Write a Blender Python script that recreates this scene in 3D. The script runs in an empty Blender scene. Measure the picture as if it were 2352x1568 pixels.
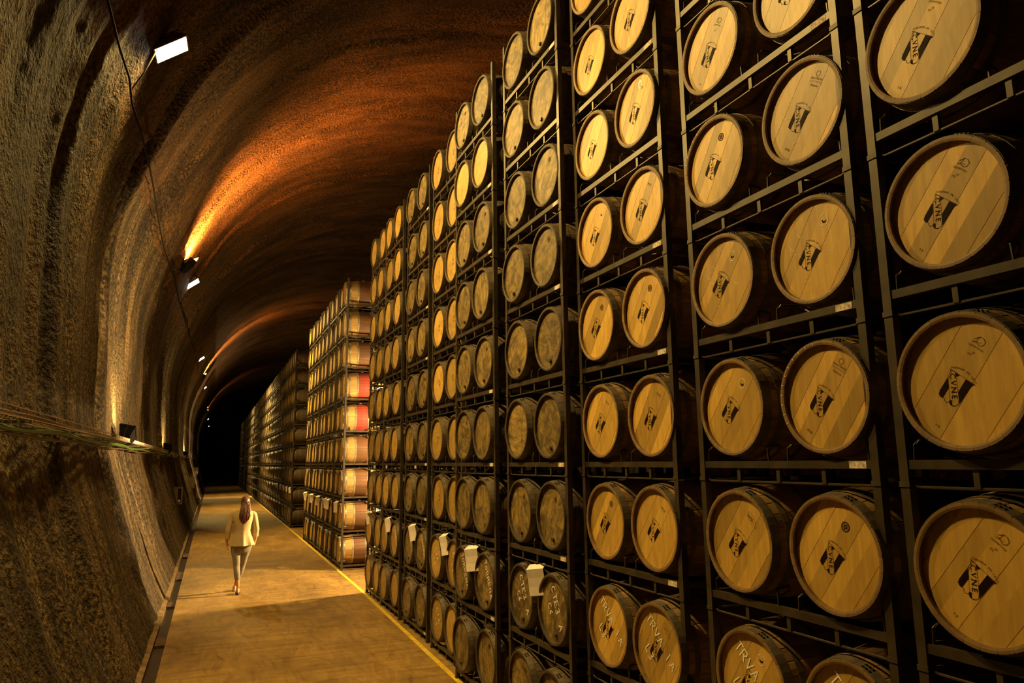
import bpy, bmesh, math, random
import numpy as np
from mathutils import Matrix, Vector

random.seed(7)
rng = np.random.default_rng(7)
S = bpy.context.scene
COL = S.collection

# ------------------------------------------------------------------ camera
F_PX = 1645.1
yaw, pit, roll = (math.radians(a) for a in (22.55, 9.43, -0.698))
CAMH = 2.449
cF = Vector((math.sin(yaw)*math.cos(pit), math.cos(yaw)*math.cos(pit), math.sin(pit)))
cR = Vector((math.cos(yaw), -math.sin(yaw), 0))
cU = cR.cross(cF)
cR2 = math.cos(roll)*cR + math.sin(roll)*cU
cU2 = -math.sin(roll)*cR + math.cos(roll)*cU
cam_d = bpy.data.cameras.new('camera'); cam = bpy.data.objects.new('camera', cam_d); COL.objects.link(cam)
cam_d.sensor_width = 36; cam_d.lens = 36*F_PX/2352; cam_d.clip_end = 400; cam_d.clip_start = 0.05
m3 = Matrix((cR2, cU2, -cF)).transposed()
cam.matrix_world = Matrix.Translation((0, 0, CAMH)) @ m3.to_4x4()
S.camera = cam

def in_frame(P, mx=0, my=0):
    v = Vector(P) - Vector((0, 0, CAMH)); d = v.dot(cF)
    if d < .2: return False
    x = 1176 + F_PX*v.dot(cR2)/d; y = 784 - F_PX*v.dot(cU2)/d
    return -mx < x < 2352+mx and -my < y < 1568+my

# ------------------------------------------------------------------ world, exposure
w = bpy.data.worlds.new('world'); S.world = w; w.use_nodes = True
w.node_tree.nodes['Background'].inputs[0].default_value = (.9, .5, .2, 1)
w.node_tree.nodes['Background'].inputs[1].default_value = 0.0
S.view_settings.view_transform = 'Standard'; S.view_settings.look = 'None'
S.view_settings.gamma = 1; S.view_settings.use_curve_mapping = False
S.view_settings.exposure = -0.08
S.cycles.use_adaptive_sampling = True; S.cycles.adaptive_threshold = .06
S.cycles.max_bounces = 4; S.cycles.diffuse_bounces = 2; S.cycles.glossy_bounces = 1; S.cycles.transmission_bounces = 2

WARM = (1.0, .66, .185)
AMBER = (1.0, .33, .05)
FLOOD_W = 560.0      # wall floodlights
UP_W = 240.0          # uplights on the cable tray
ORANGE_W = 3200.0     # amber vault uplights
GAP_W = 1050.0        # work light in the cross aisle

# ------------------------------------------------------------------ helpers
def mesh(name, verts, faces, mat=None, smooth=False, mats=None, fmat=None):
    me = bpy.data.meshes.new(name)
    me.from_pydata([tuple(map(float, v)) for v in verts], [], faces)
    if mats:
        for m in mats: me.materials.append(m)
    elif mat: me.materials.append(mat)
    if fmat is not None: me.polygons.foreach_set('material_index', fmat)
    if smooth: me.polygons.foreach_set('use_smooth', [True]*len(me.polygons))
    me.update()
    return me

def ob(name, me, parent=None, loc=(0, 0, 0), rot=(0, 0, 0)):
    o = bpy.data.objects.new(name, me); COL.objects.link(o)
    o.location = loc; o.rotation_euler = rot
    if parent: o.parent = parent
    return o

def tag(o, label=None, cat=None, group=None, kind=None):
    if label: o['label'] = label
    if cat: o['category'] = cat
    if group: o['group'] = group
    if kind: o['kind'] = kind
    return o

def thing(name, label, cat, loc=(0, 0, 0), rot=(0, 0, 0), group=None):
    return tag(ob(name, None, None, loc, rot), label, cat, group)

class MB:
    """collects shapes for one mesh"""
    def __init__(s): s.v = []; s.f = []
    def add(s, v, f):
        n = len(s.v); s.v += [tuple(p) for p in v]; s.f += [tuple(i+n for i in q) for q in f]; return s
    def box(s, a, b, bev=0):
        (x0, y0, z0), (x1, y1, z1) = a, b
        v = [(x0,y0,z0),(x1,y0,z0),(x1,y1,z0),(x0,y1,z0),(x0,y0,z1),(x1,y0,z1),(x1,y1,z1),(x0,y1,z1)]
        return s.add(v, [(0,3,2,1),(4,5,6,7),(0,1,5,4),(1,2,6,5),(2,3,7,6),(3,0,4,7)])
    def tube(s, pts, r, n=8, cap=True):
        pts = [Vector(p) for p in pts]; rs = r if isinstance(r, (list, tuple)) else [r]*len(pts)
        rings = []; up = None
        for i, p in enumerate(pts):
            t = (pts[min(i+1, len(pts)-1)] - pts[max(i-1, 0)]).normalized()
            if up is None:
                up = Vector((0, 0, 1)) if abs(t.z) < .9 else Vector((1, 0, 0))
            a = t.cross(up).normalized(); b = a.cross(t).normalized(); up = b
            rings.append([p + rs[i]*(math.cos(2*math.pi*k/n)*a + math.sin(2*math.pi*k/n)*b) for k in range(n)])
        v = [q for rg in rings for q in rg]; f = []
        for i in range(len(pts)-1):
            for k in range(n):
                f.append((i*n+k, i*n+(k+1) % n, (i+1)*n+(k+1) % n, (i+1)*n+k))
        if cap:
            f.append(tuple(range(n-1, -1, -1))); f.append(tuple((len(pts)-1)*n+k for k in range(n)))
        return s.add(v, f)
    def loft(s, rings, n=20, fn=None):
        """rings: (cx,cy,cz,rx,ry); horizontal ellipses"""
        v = []; f = []
        for i, (cx, cy, cz, rx, ry) in enumerate(rings):
            for k in range(n):
                a = 2*math.pi*k/n; m = fn(i, a) if fn else 1.0
                v.append((cx+rx*m*math.cos(a), cy+ry*m*math.sin(a), cz))
        for i in range(len(rings)-1):
            for k in range(n):
                f.append((i*n+k, i*n+(k+1) % n, (i+1)*n+(k+1) % n, (i+1)*n+k))
        f.append(tuple(range(n-1, -1, -1))); f.append(tuple((len(rings)-1)*n+k for k in range(n)))
        return s.add(v, f)
    def ball(s, c, r, n=14, m=9):
        rx, ry, rz = r if isinstance(r, (list, tuple)) else (r, r, r)
        rings = []
        for j in range(m):
            t = math.pi*(j+.5)/m
            rings.append((c[0], c[1], c[2]-rz*math.cos(t), rx*math.sin(t), ry*math.sin(t)))
        return s.loft(rings, n)
    def build(s, name, mat=None, smooth=False): return mesh(name, s.v, s.f, mat, smooth)

def revolve(prof, n, axis='x', a0=0, a1=2*math.pi, closed=True):
    """profile (x, r) revolved round x"""
    v = []; f = []; full = abs(a1-a0-2*math.pi) < 1e-6
    cols = n if full else n+1
    for i in range(cols):
        a = a0+(a1-a0)*i/n
        for x, r in prof: v.append((x, -r*math.sin(a), r*math.cos(a)))
    m = len(prof)
    for i in range(n):
        j = (i+1) % cols
        for k in range(m if closed else m-1):
            l = (k+1) % m
            f.append((i*m+k, i*m+l, j*m+l, j*m+k))
    return v, f

# ------------------------------------------------------------------ materials
def mat(name):
    m = bpy.data.materials.new(name); m.use_nodes = True
    nt = m.node_tree; b = nt.nodes['Principled BSDF']
    return m, nt, b

def N(nt, t, **kw):
    n = nt.nodes.new(t)
    for k, v in kw.items():
        if k.startswith('i_'):
            key = k[2:]
            n.inputs[int(key) if key.isdigit() else key.replace('_', ' ')].default_value = v
        else: setattr(n, k, v)
    return n

def L(nt, a, ai, b, bi): nt.links.new(a.outputs[ai], b.inputs[bi])

def ramp(nt, stops):
    r = N(nt, 'ShaderNodeValToRGB'); e = r.color_ramp.elements
    while len(e) < len(stops): e.new(.5)
    for el, (p, c) in zip(e, stops):
        el.position = p; el.color = (*c, 1) if len(c) == 3 else c
    return r

def mix(nt, a, b, fac, mode='MIX'):
    n = N(nt, 'ShaderNodeMix', data_type='RGBA', blend_type=mode)
    for sock, val in ((0, fac), (6, a), (7, b)):
        if isinstance(val, tuple) and len(val) == 2 and hasattr(val[0], 'outputs'): nt.links.new(val[0].outputs[val[1]], n.inputs[sock])
        elif isinstance(val, (int, float)): n.inputs[sock].default_value = val
        else: n.inputs[sock].default_value = (*val, 1)
    return n

def coords(nt, scale, kind='Object', rot=(0, 0, 0)):
    tc = N(nt, 'ShaderNodeTexCoord'); mp = N(nt, 'ShaderNodeMapping')
    L(nt, tc, kind, mp, 0); mp.inputs['Scale'].default_value = scale; mp.inputs['Rotation'].default_value = rot
    return mp

def wood(name, dark, light, scale, rough=.6, rot=(0, 0, 0), stain=None, var=.35, bump=.15, metal=0, blotch=None):
    m, nt, b = mat(name)
    mp = coords(nt, scale, rot=rot)
    oi = N(nt, 'ShaderNodeObjectInfo')
    add = N(nt, 'ShaderNodeVectorMath', operation='ADD'); L(nt, mp, 0, add, 0)
    mul = N(nt, 'ShaderNodeMath', operation='MULTIPLY', i_1=37.0); L(nt, oi, 'Random', mul, 0); L(nt, mul, 0, add, 1)
    n1 = N(nt, 'ShaderNodeTexNoise', i_Scale=1.0, i_Detail=6.0, i_Roughness=.6, i_Distortion=.4); L(nt, add, 0, n1, 'Vector')
    r = ramp(nt, [(.28, dark), (.72, light)]); L(nt, n1, 0, r, 0)
    col = (r, 0)
    if blotch:
        mp2 = coords(nt, (7, 7, 7)); add2 = N(nt, 'ShaderNodeVectorMath', operation='ADD'); L(nt, mp2, 0, add2, 0); L(nt, mul, 0, add2, 1)
        n2 = N(nt, 'ShaderNodeTexNoise', i_Scale=1.0, i_Detail=7.0, i_Roughness=.7, i_Distortion=1.0); L(nt, add2, 0, n2, 'Vector')
        r2 = ramp(nt, [(.44, (0, 0, 0)), (.60, (1, 1, 1))]); L(nt, n2, 0, r2, 0)
        sc = N(nt, 'ShaderNodeMath', operation='MULTIPLY', i_1=blotch[1]); L(nt, r2, 0, sc, 0)
        mx = mix(nt, col, blotch[0], (sc, 0)); col = (mx, 2)
    if stain: col = stain(nt, col)
    vr = N(nt, 'ShaderNodeMapRange', i_3=1-var, i_4=1+var*.45); L(nt, oi, 'Random', vr, 0)
    hs = N(nt, 'ShaderNodeHueSaturation'); L(nt, vr, 0, hs, 'Value'); nt.links.new(col[0].outputs[col[1]], hs.inputs['Color'])
    L(nt, hs, 0, b, 'Base Color')
    b.inputs['Roughness'].default_value = rough; b.inputs['Metallic'].default_value = metal
    bp = N(nt, 'ShaderNodeBump', i_Strength=bump, i_Distance=.004); L(nt, n1, 0, bp, 'Height'); L(nt, bp, 0, b, 'Normal')
    return m

def plain(name, c, rough=.5, metal=0, emit=None, es=0, noise=0, ns=30):
    m, nt, b = mat(name)
    b.inputs['Base Color'].default_value = (*c, 1); b.inputs['Roughness'].default_value = rough; b.inputs['Metallic'].default_value = metal
    if noise:
        mp = coords(nt, (ns,)*3); n1 = N(nt, 'ShaderNodeTexNoise', i_Scale=1.0, i_Detail=5.0); L(nt, mp, 0, n1, 'Vector')
        r = ramp(nt, [(.3, tuple(x*(1-noise) for x in c)), (.7, tuple(min(1, x*(1+noise)) for x in c))]); L(nt, n1, 0, r, 0); L(nt, r, 0, b, 'Base Color')
    if emit:
        b.inputs['Emission Color'].default_value = (*emit, 1); b.inputs['Emission Strength'].default_value = es
    return m

BR = math.radians(38)        # tilt of the head boards
M = {}
M['head'] = wood('oak_head', (.42, .235, .045), (.62, .385, .075), (20, 26, 3.0), rough=.5, rot=(BR, 0, 0), var=.42, bump=.08)
M['head_plain'] = wood('oak_head_plain', (.38, .22, .045), (.60, .375, .08), (20, 22, 4.0), rough=.55, var=.3, bump=.1, blotch=((.20, .11, .03), .45))
M['head_old'] = wood('oak_head_old', (.095, .056, .013), (.36, .24, .062), (20, 24, 5.0), rough=.6, var=.3, bump=.2, blotch=((.055, .034, .014), .9))
M['chime'] = wood('oak_chime', (.13, .072, .022), (.26, .15, .05), (6, 9, 9), rough=.65, var=.12)
M['chime_old'] = wood('oak_chime_old', (.032, .020, .009), (.085, .053, .022), (6, 9, 9), rough=.7, var=.25)
M['stave'] = wood('oak_stave', (.15, .078, .026), (.32, .185, .065), (3, 30, 30), rough=.6, var=.4)
M['stave_old'] = wood('oak_stave_old', (.045, .027, .012), (.13, .08, .033), (3, 30, 30), rough=.7, var=.4)

def wine(nt, col):
    tc = N(nt, 'ShaderNodeTexCoord'); sx = N(nt, 'ShaderNodeSeparateXYZ'); L(nt, tc, 'Object', sx, 0)
    ab = N(nt, 'ShaderNodeMath', operation='ABSOLUTE'); L(nt, sx, 'X', ab, 0)
    lt = N(nt, 'ShaderNodeMapRange', i_1=.135, i_2=.150, i_3=1.0, i_4=0.0); L(nt, ab, 0, lt, 0)
    mp = coords(nt, (2, 14, 14)); n2 = N(nt, 'ShaderNodeTexNoise', i_Scale=1.0, i_Detail=5.0); L(nt, mp, 0, n2, 'Vector')
    r = ramp(nt, [(.3, (.19, .022, .016)), (.7, (.36, .055, .036))]); L(nt, n2, 0, r, 0)
    mx = mix(nt, col, (r, 0), (lt, 0)); return (mx, 2)
def wine_brown_dimmed(nt, col):
    tc = N(nt, 'ShaderNodeTexCoord'); sx = N(nt, 'ShaderNodeSeparateXYZ'); L(nt, tc, 'Object', sx, 0)
    ab = N(nt, 'ShaderNodeMath', operation='ABSOLUTE'); L(nt, sx, 'X', ab, 0)
    lt = N(nt, 'ShaderNodeMapRange', i_1=.135, i_2=.150, i_3=.85, i_4=0.0); L(nt, ab, 0, lt, 0)
    mx = mix(nt, col, (.085, .026, .015), (lt, 0)); return (mx, 2)  # brown wine stain, with the dimmer light of the outer rows painted in
M['stave_wine'] = wood('oak_stave_wine', (.30, .17, .055), (.52, .33, .12), (3, 30, 30), rough=.5, var=.25, stain=wine)
M['stave_brown_dimmed'] = wood('oak_stave_brown_dimmed', (.30, .17, .055), (.50, .31, .11), (3, 30, 30), rough=.5, var=.3, stain=wine_brown_dimmed)
M['hoop'] = plain('hoop_steel', (.105, .08, .052), .5, .25, noise=.35, ns=14)
M['hoop_bright'] = plain('hoop_galvanised', (.55, .50, .40), .38, .8, noise=.25, ns=14)
M['rivet'] = plain('rivet_dark', (.012, .009, .006), .6, .3)
M['ink'] = plain('black_ink', (.014, .006, .004), .6)
M['ink_soft'] = plain('brown_ink', (.10, .055, .022), .6)
M['ink_ghost'] = plain('faint_brand', (.22, .13, .045), .6)
M['chalk'] = plain('chalk', (.88, .82, .70), .9, noise=.15, ns=120)
M['paper'] = plain('paper', (.80, .70, .64), .8, noise=.08, ns=12)
M['bung'] = plain('bung', (.05, .035, .02), .5)
M['bung_white'] = plain('bung_silicone', (.72, .66, .55), .4)
for k_ in ('ink', 'ink_soft', 'ink_ghost'): M[k_].node_tree.nodes['Principled BSDF'].inputs['Specular IOR Level'].default_value = .05
M['steel'] = plain('rack_steel', (.052, .037, .021), .45, .3, noise=.35, ns=9)
M['steel_dark'] = plain('rack_steel_dark', (.05, .038, .026), .55, .4, noise=.35, ns=9)
M['black'] = plain('black_housing', (.008, .0075, .007), .5)
M['black'].node_tree.nodes['Principled BSDF'].inputs['Specular IOR Level'].default_value = .12; M['black'].node_tree.nodes['Principled BSDF'].inputs['Roughness'].default_value = .85
M['grey_metal'] = plain('grey_metal', (.35, .33, .29), .45, .6, noise=.15)
M['lamp'] = plain('lamp_glass', (.9, .9, .85), .3, emit=(1, .90, .66), es=26)
M['lamp_far'] = plain('lamp_glass_far', (.9, .9, .85), .3, emit=(1, .92, .78), es=7)
M['amber'] = plain('amber_glass', (.9, .5, .2), .3, emit=AMBER, es=14)
M['yellow'] = plain('yellow_paint', (.62, .42, .03), .55, noise=.25, ns=8)
M['green'] = plain('green_conduit', (.06, .13, .02), .45, noise=.2)
M['cable_brown'] = plain('cable_brown', (.09, .05, .028), .5, noise=.2)
M['wire'] = plain('galvanised_wire', (.40, .30, .22), .35, .7)
M['box'] = plain('grey_box', (.20, .165, .10), .5, noise=.15)
M['red'] = plain('red_switch', (.30, .03, .02), .4)
M['skin'] = plain('skin', (.48, .24, .12), .5, noise=.06)
M['hair'] = None
M['jacket'] = plain('linen_jacket', (.46, .34, .18), .85, noise=.12, ns=60)
M['trousers'] = plain('grey_trousers', (.21, .175, .13), .85, noise=.12, ns=70)
M['shoe'] = plain('nude_shoe', (.50, .28, .15), .4)
M['sole'] = plain('dark_sole', (.03, .02, .014), .6)
m, nt, b = mat('brown_hair'); M['hair'] = m
mp = coords(nt, (55, 55, 4)); n1 = N(nt, 'ShaderNodeTexNoise', i_Scale=1.0, i_Detail=4.0); L(nt, mp, 0, n1, 'Vector')
r = ramp(nt, [(.38, (.010, .004, .002)), (.62, (.17, .055, .02))]); L(nt, n1, 0, r, 0); L(nt, r, 0, b, 'Base Color'); b.inputs['Roughness'].default_value = .38
bp = N(nt, 'ShaderNodeBump', i_Strength=.6, i_Distance=.01); L(nt, n1, 0, bp, 'Height'); L(nt, bp, 0, b, 'Normal')

def rock_mat(name, warm=0.0, streak=1.0):
    m, nt, b = mat(name)
    uv = N(nt, 'ShaderNodeUVMap', uv_map='flow')
    def nz(sx, sy, det=5, dist=0., rough=.6):
        mp = N(nt, 'ShaderNodeMapping'); L(nt, uv, 0, mp, 0); mp.inputs['Scale'].default_value = (sx, sy, 1)
        n = N(nt, 'ShaderNodeTexNoise', i_Scale=1.0, i_Detail=float(det), i_Roughness=rough, i_Distortion=dist); L(nt, mp, 0, n, 'Vector'); return n
    base = ramp(nt, [(.32, (.020, .011, .005)), (.50, (.085, .053, .022)), (.74, (.205, .128, .052))]); nb = nz(.28, .8, 9, .8, .68); L(nt, nb, 0, base, 0)
    # water streaks run down the ring
    st = ramp(nt, [(.40, (1, 1, 1)), (.53, (0, 0, 0))]); ns1 = nz(.11, 2.3, 6, .8, .66); L(nt, ns1, 0, st, 0)
    f1 = N(nt, 'ShaderNodeMath', operation='MULTIPLY', i_1=.85*streak); L(nt, st, 0, f1, 0)
    c1 = mix(nt, (base, 0), (.030, .015, .007), (f1, 0))
    pale = ramp(nt, [(.58, (0, 0, 0)), (.72, (1, 1, 1))]); ns2 = nz(.10, 3.3, 5, .7, .65); L(nt, ns2, 0, pale, 0)
    f2 = N(nt, 'ShaderNodeMath', operation='MULTIPLY', i_1=.5*streak); L(nt, pale, 0, f2, 0)
    c2 = mix(nt, (c1, 2), (.40, .27, .13), (f2, 0))
    wh = ramp(nt, [(.70, (0, 0, 0)), (.75, (1, 1, 1))]); ns3 = nz(.16, 8.0, 3, .3); L(nt, ns3, 0, wh, 0)
    pa = ramp(nt, [(.5, (0, 0, 0)), (.6, (1, 1, 1))]); ns4 = nz(.4, .5, 3); L(nt, ns4, 0, pa, 0)
    f3a = N(nt, 'ShaderNodeMath', operation='MULTIPLY', i_1=.3+.7*(streak > .5)*1.0 if streak > .5 else .15); L(nt, wh, 0, f3a, 0)
    f3 = N(nt, 'ShaderNodeMath', operation='MULTIPLY'); L(nt, f3a, 0, f3, 0); L(nt, pa, 0, f3, 1)
    c3 = mix(nt, (c2, 2), (.55, .45, .32), (f3, 0))
    # granular shotcrete
    tc = N(nt, 'ShaderNodeTexCoord')
    g = N(nt, 'ShaderNodeTexNoise', i_Scale=15.0, i_Detail=3.0, i_Roughness=.62); L(nt, tc, 'Object', g, 'Vector')
    gr = ramp(nt, [(.42, (.10, .10, .10)), (.60, (1.35, 1.35, 1.35))]); L(nt, g, 0, gr, 0)
    gm = ramp(nt, [(.38, (.35, .35, .35)), (.58, (.95, .95, .95))]); ng = nz(.3, .9, 3, .4); L(nt, ng, 0, gm, 0)
    c4 = mix(nt, (c3, 2), (gr, 0), (gm, 0), 'MULTIPLY')
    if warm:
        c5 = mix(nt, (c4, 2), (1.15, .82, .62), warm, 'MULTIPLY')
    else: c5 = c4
    L(nt, c5, 2, b, 'Base Color')
    b.inputs['Roughness'].default_value = .8; b.inputs['Specular IOR Level'].default_value = .35
    b1 = N(nt, 'ShaderNodeBump', i_Strength=1.0, i_Distance=.07); L(nt, g, 0, b1, 'Height')
    b2 = N(nt, 'ShaderNodeBump', i_Strength=.6, i_Distance=.05); L(nt, ns1, 0, b2, 'Height'); L(nt, b1, 0, b2, 'Normal')
    L(nt, b2, 0, b, 'Normal')
    return m
M['rock'] = rock_mat('shotcrete_wall')
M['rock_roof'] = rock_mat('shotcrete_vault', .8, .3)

def floor_mat():
    m, nt, b = mat('worn_concrete')
    def nz(sc, det=6, dist=.3, rough=.6):
        mp = coords(nt, sc); n = N(nt, 'ShaderNodeTexNoise', i_Scale=1.0, i_Detail=float(det), i_Roughness=rough, i_Distortion=dist); L(nt, mp, 0, n, 'Vector'); return n
    n1 = nz((.9, .5, 1)); r1 = ramp(nt, [(.3, (.17, .10, .03)), (.7, (.37, .225, .062))]); L(nt, n1, 0, r1, 0)
    n2 = nz((1.2, 9, 1), 4); r2 = ramp(nt, [(.35, (.7, .7, .7)), (.6, (1.1, 1.1, 1.1))]); L(nt, n2, 0, r2, 0)
    c = mix(nt, (r1, 0), (r2, 0), .8, 'MULTIPLY')
    n3 = nz((5, 1.1, 1), 7, 2.0, .7); r3 = ramp(nt, [(.40, (1.12, 1.12, 1.12)), (.58, (.8, .76, .7)), (.70, (.42, .38, .32))]); L(nt, n3, 0, r3, 0)
    c = mix(nt, (c, 2), (r3, 0), .85, 'MULTIPLY')
    # slab joints and cracks
    tc = N(nt, 'ShaderNodeTexCoord'); ds = N(nt, 'ShaderNodeTexNoise', i_Scale=1.6, i_Detail=5.0); L(nt, tc, 'Object', ds, 'Vector')
    av = N(nt, 'ShaderNodeVectorMath', operation='ADD'); L(nt, tc, 'Object', av, 0); L(nt, ds, 'Color', av, 1)
    vo = N(nt, 'ShaderNodeTexVoronoi', feature='DISTANCE_TO_EDGE', i_Scale=.23); L(nt, av, 0, vo, 'Vector')
    cr = ramp(nt, [(.0, (0, 0, 0)), (.0035, (1, 1, 1))]); L(nt, vo, 0, cr, 0)
    sx = N(nt, 'ShaderNodeSeparateXYZ'); L(nt, tc, 'Object', sx, 0)
    dv = N(nt, 'ShaderNodeMath', operation='DIVIDE', i_1=3.3); L(nt, sx, 'Y', dv, 0)
    fr = N(nt, 'ShaderNodeMath', operation='FRACT'); L(nt, dv, 0, fr, 0)
    jt = ramp(nt, [(.0, (0, 0, 0)), (.004, (1, 1, 1))]); L(nt, fr, 0, jt, 0)
    mn = N(nt, 'ShaderNodeMath', operation='MINIMUM'); L(nt, cr, 0, mn, 0); L(nt, jt, 0, mn, 1)
    inv = N(nt, 'ShaderNodeMath', operation='SUBTRACT', i_0=1.0); L(nt, mn, 0, inv, 1)
    f = N(nt, 'ShaderNodeMath', operation='MULTIPLY', i_1=.6); L(nt, inv, 0, f, 0)
    c = mix(nt, (c, 2), (.05, .03, .012), (f, 0))
    L(nt, c, 2, b, 'Base Color')
    rr = N(nt, 'ShaderNodeMapRange', i_3=.34, i_4=.62); L(nt, n2, 0, rr, 0); L(nt, rr, 0, b, 'Roughness')
    bp = N(nt, 'ShaderNodeBump', i_Strength=.25, i_Distance=.01); L(nt, n2, 0, bp, 'Height'); L(nt, bp, 0, b, 'Normal')
    return m
M['floor'] = floor_mat()

# ------------------------------------------------------------------ tunnel shell
PROF = [(-.66,-.05),(-1.05,.75),(-1.40,1.83),(-1.64,2.68),(-1.74,3.4),(-1.80,4.6),(-1.82,5.6),(-1.72,6.5),(-1.50,7.35),(-1.2,8.1),
        (-.78,9.05),(-.14,10.15),(.41,10.85),(1.35,11.73),(2.7,12.65),(4.75,13.4),(6.4,13.75),(7.6,13.85)]
PC = 7.6
PROF = PROF + [(2*PC-x, z) for x, z in PROF[-2::-1]]
def catmull(P, n):
    P = np.array(P, float); out = []
    for i in range(len(P)-1):
        p0 = P[max(i-1, 0)]; p1 = P[i]; p2 = P[i+1]; p3 = P[min(i+2, len(P)-1)]
        for k in range(n):
            t = k/n
            out.append(.5*((2*p1)+(-p0+p2)*t+(2*p0-5*p1+4*p2-p3)*t*t+(-p0+3*p1-3*p2+p3)*t**3))
    out.append(P[-1]); return np.array(out)
CP = catmull(PROF, 24)
CS = np.concatenate([[0], np.cumsum(np.linalg.norm(np.diff(CP, axis=0), axis=1))])
def prof_at(s): return np.stack([np.interp(s, CS, CP[:, 0]), np.interp(s, CS, CP[:, 1])], -1)
def wall_x(z):
    k = CP[:len(CP)//2]; return float(np.interp(z, k[:, 1], k[:, 0]))

GRID = rng.random((8, 256, 256))
def vnoise(x, y, k=0):
    xi = np.floor(x).astype(int); yi = np.floor(y).astype(int); fx = x-xi; fy = y-yi
    fx = fx*fx*(3-2*fx); fy = fy*fy*(3-2*fy); G = GRID[k % 8]
    a = G[xi % 256, yi % 256]; b_ = G[(xi+1) % 256, yi % 256]; c = G[xi % 256, (yi+1) % 256]; d = G[(xi+1) % 256, (yi+1) % 256]
    return (a*(1-fx)+b_*fx)*(1-fy)+(c*(1-fx)+d*fx)*fy-.5
def relief(s, y):
    d = .10*vnoise(s*.35, y*.45, 0)+.05*vnoise(s*.9, y*1.1, 1)
    wq = y+.25*vnoise(s*.5, y*.6, 2)
    sf = np.clip(1-(s-7.6)/2.5, .12, 1)
    d = d+sf*(.075*vnoise(s*.13, wq*2.1, 3)+.045*vnoise(s*.25, wq*5.0, 4)+.018*vnoise(s*.8, wq*11, 5))
    d = d+.02*vnoise(s*7, y*7, 6)
    for y0, h in ((13.3, .12), (16.7, .05), (21.5, .05), (26.5, .06), (31, .08), (37, .07), (9.4, .05), (43, .08), (51, .1), (60, .08)):
        q = y-y0+.12*vnoise(s*.8, y*0+y0, 7)
        d = d+h*(np.exp(-(q/.18)**2)-.9*np.exp(-((q+.28)/.10)**2))+.25*h/(1+np.exp(-np.clip(q*14, -40, 40)))
    return d
def shell(name, s0, s1, ds, ys, m, label=None):
    s = np.linspace(s0, s1, max(3, int(round((s1-s0)/ds))+1)); ys = np.array(ys)
    P = prof_at(s); e = .02; T = prof_at(np.minimum(s+e, CS[-1]))-prof_at(np.maximum(s-e, 0)); T /= np.linalg.norm(T, axis=1)[:, None]
    Nn = np.stack([T[:, 1], -T[:, 0]], -1)     # towards the inside
    SS, YY = np.meshgrid(s, ys, indexing='ij'); D = relief(SS, YY)*np.clip((SS)/1.2, .15, 1)
    V = np.stack([P[:, 0][:, None]+Nn[:, 0][:, None]*D, YY, P[:, 1][:, None]+Nn[:, 1][:, None]*D], -1).reshape(-1, 3)
    a, c = SS.shape; I = np.arange(a*c).reshape(a, c)
    Fq = np.stack([I[:-1, :-1], I[:-1, 1:], I[1:, 1:], I[1:, :-1]], -1).reshape(-1, 4)
    me = bpy.data.meshes.new(name); me.vertices.add(len(V)); me.vertices.foreach_set('co', V.ravel())
    me.loops.add(Fq.size); me.loops.foreach_set('vertex_index', Fq.ravel())
    me.polygons.add(len(Fq)); me.polygons.foreach_set('loop_start', np.arange(0, Fq.size, 4)); me.polygons.foreach_set('use_smooth', np.ones(len(Fq), bool))
    me.update(calc_edges=True)
    uvl = me.uv_layers.new(name='flow'); UV = np.stack([SS.ravel(), YY.ravel()], -1)[Fq.ravel()]; uvl.data.foreach_set('uv', UV.ravel().astype(np.float32))
    me.materials.append(m)
    o = ob(name, me); tag(o, label, kind='structure'); return o
s_at = lambda i: CS[i*24]
YN = list(np.arange(-5, 4, .25))+list(np.arange(4, 32, .06))+list(np.arange(32, 70, .16))+list(np.arange(70, 151, 1.0))
YR = list(np.arange(-5, 6, .4))+list(np.arange(6, 36, .09))+list(np.arange(36, 70, .25))+list(np.arange(70, 151, 1.2))
YF = list(np.arange(-5, 151, 1.5))
shell('wall_left', 0, s_at(8), .07, YN, M['rock'], 'stained sprayed concrete side wall of the tunnel with water streaks')
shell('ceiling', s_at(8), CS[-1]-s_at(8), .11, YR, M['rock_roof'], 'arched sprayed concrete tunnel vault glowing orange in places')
shell('wall_right', CS[-1]-s_at(8), CS[-1], .5, YF, M['rock'], 'far side wall of the tunnel hidden behind the barrel racks')
q = MB(); n0 = len(CP)
q.add([(x, 150, z) for x, z in CP[::6]], [tuple(range(len(CP[::6])))]); tag(ob('wall_back', q.build('wall_back', M['rock'])), 'dark end of the tunnel', kind='structure')

# floor, gutter, kerb
tag(ob('floor', MB().box((-.47, -5, -.2), (16, 150, 0)).build('floor', M['floor'])), 'worn brown concrete floor of the tunnel aisle', kind='structure')
M['gutter'] = plain('wet_gutter', (.045, .028, .015), .3, noise=.4, ns=6)
g = ob('trim_1', MB().box((-.62, -5, -.2), (-.47, 150, -.07)).build('trim_1', M['gutter'])); tag(g, 'narrow dark drain channel along the tunnel wall', kind='structure')
kb = MB()
yy = list(np.arange(-5, 60, .35))+[150]
v = []; f = []
for i, y in enumerate(yy):
    j = .02*(vnoise(np.array(y*1.7), np.array(3.1), 2)); j = float(j)
    for x, z in ((-1.0, .22+j), (-.84, .06+j), (-.62, -.005+j*.3), (-.62, -.2)): v.append((x, y, z))
    if i:
        for k in range(3): f.append(((i-1)*4+k, i*4+k, i*4+k+1, (i-1)*4+k+1))
kerb_me = mesh('trim_2', v, f, plain('kerb_concrete', (.16, .10, .045), .8, noise=.5, ns=5))
tag(ob('trim_2', kerb_me), 'rough sloping concrete footing between wall and drain channel', kind='structure')
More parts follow.
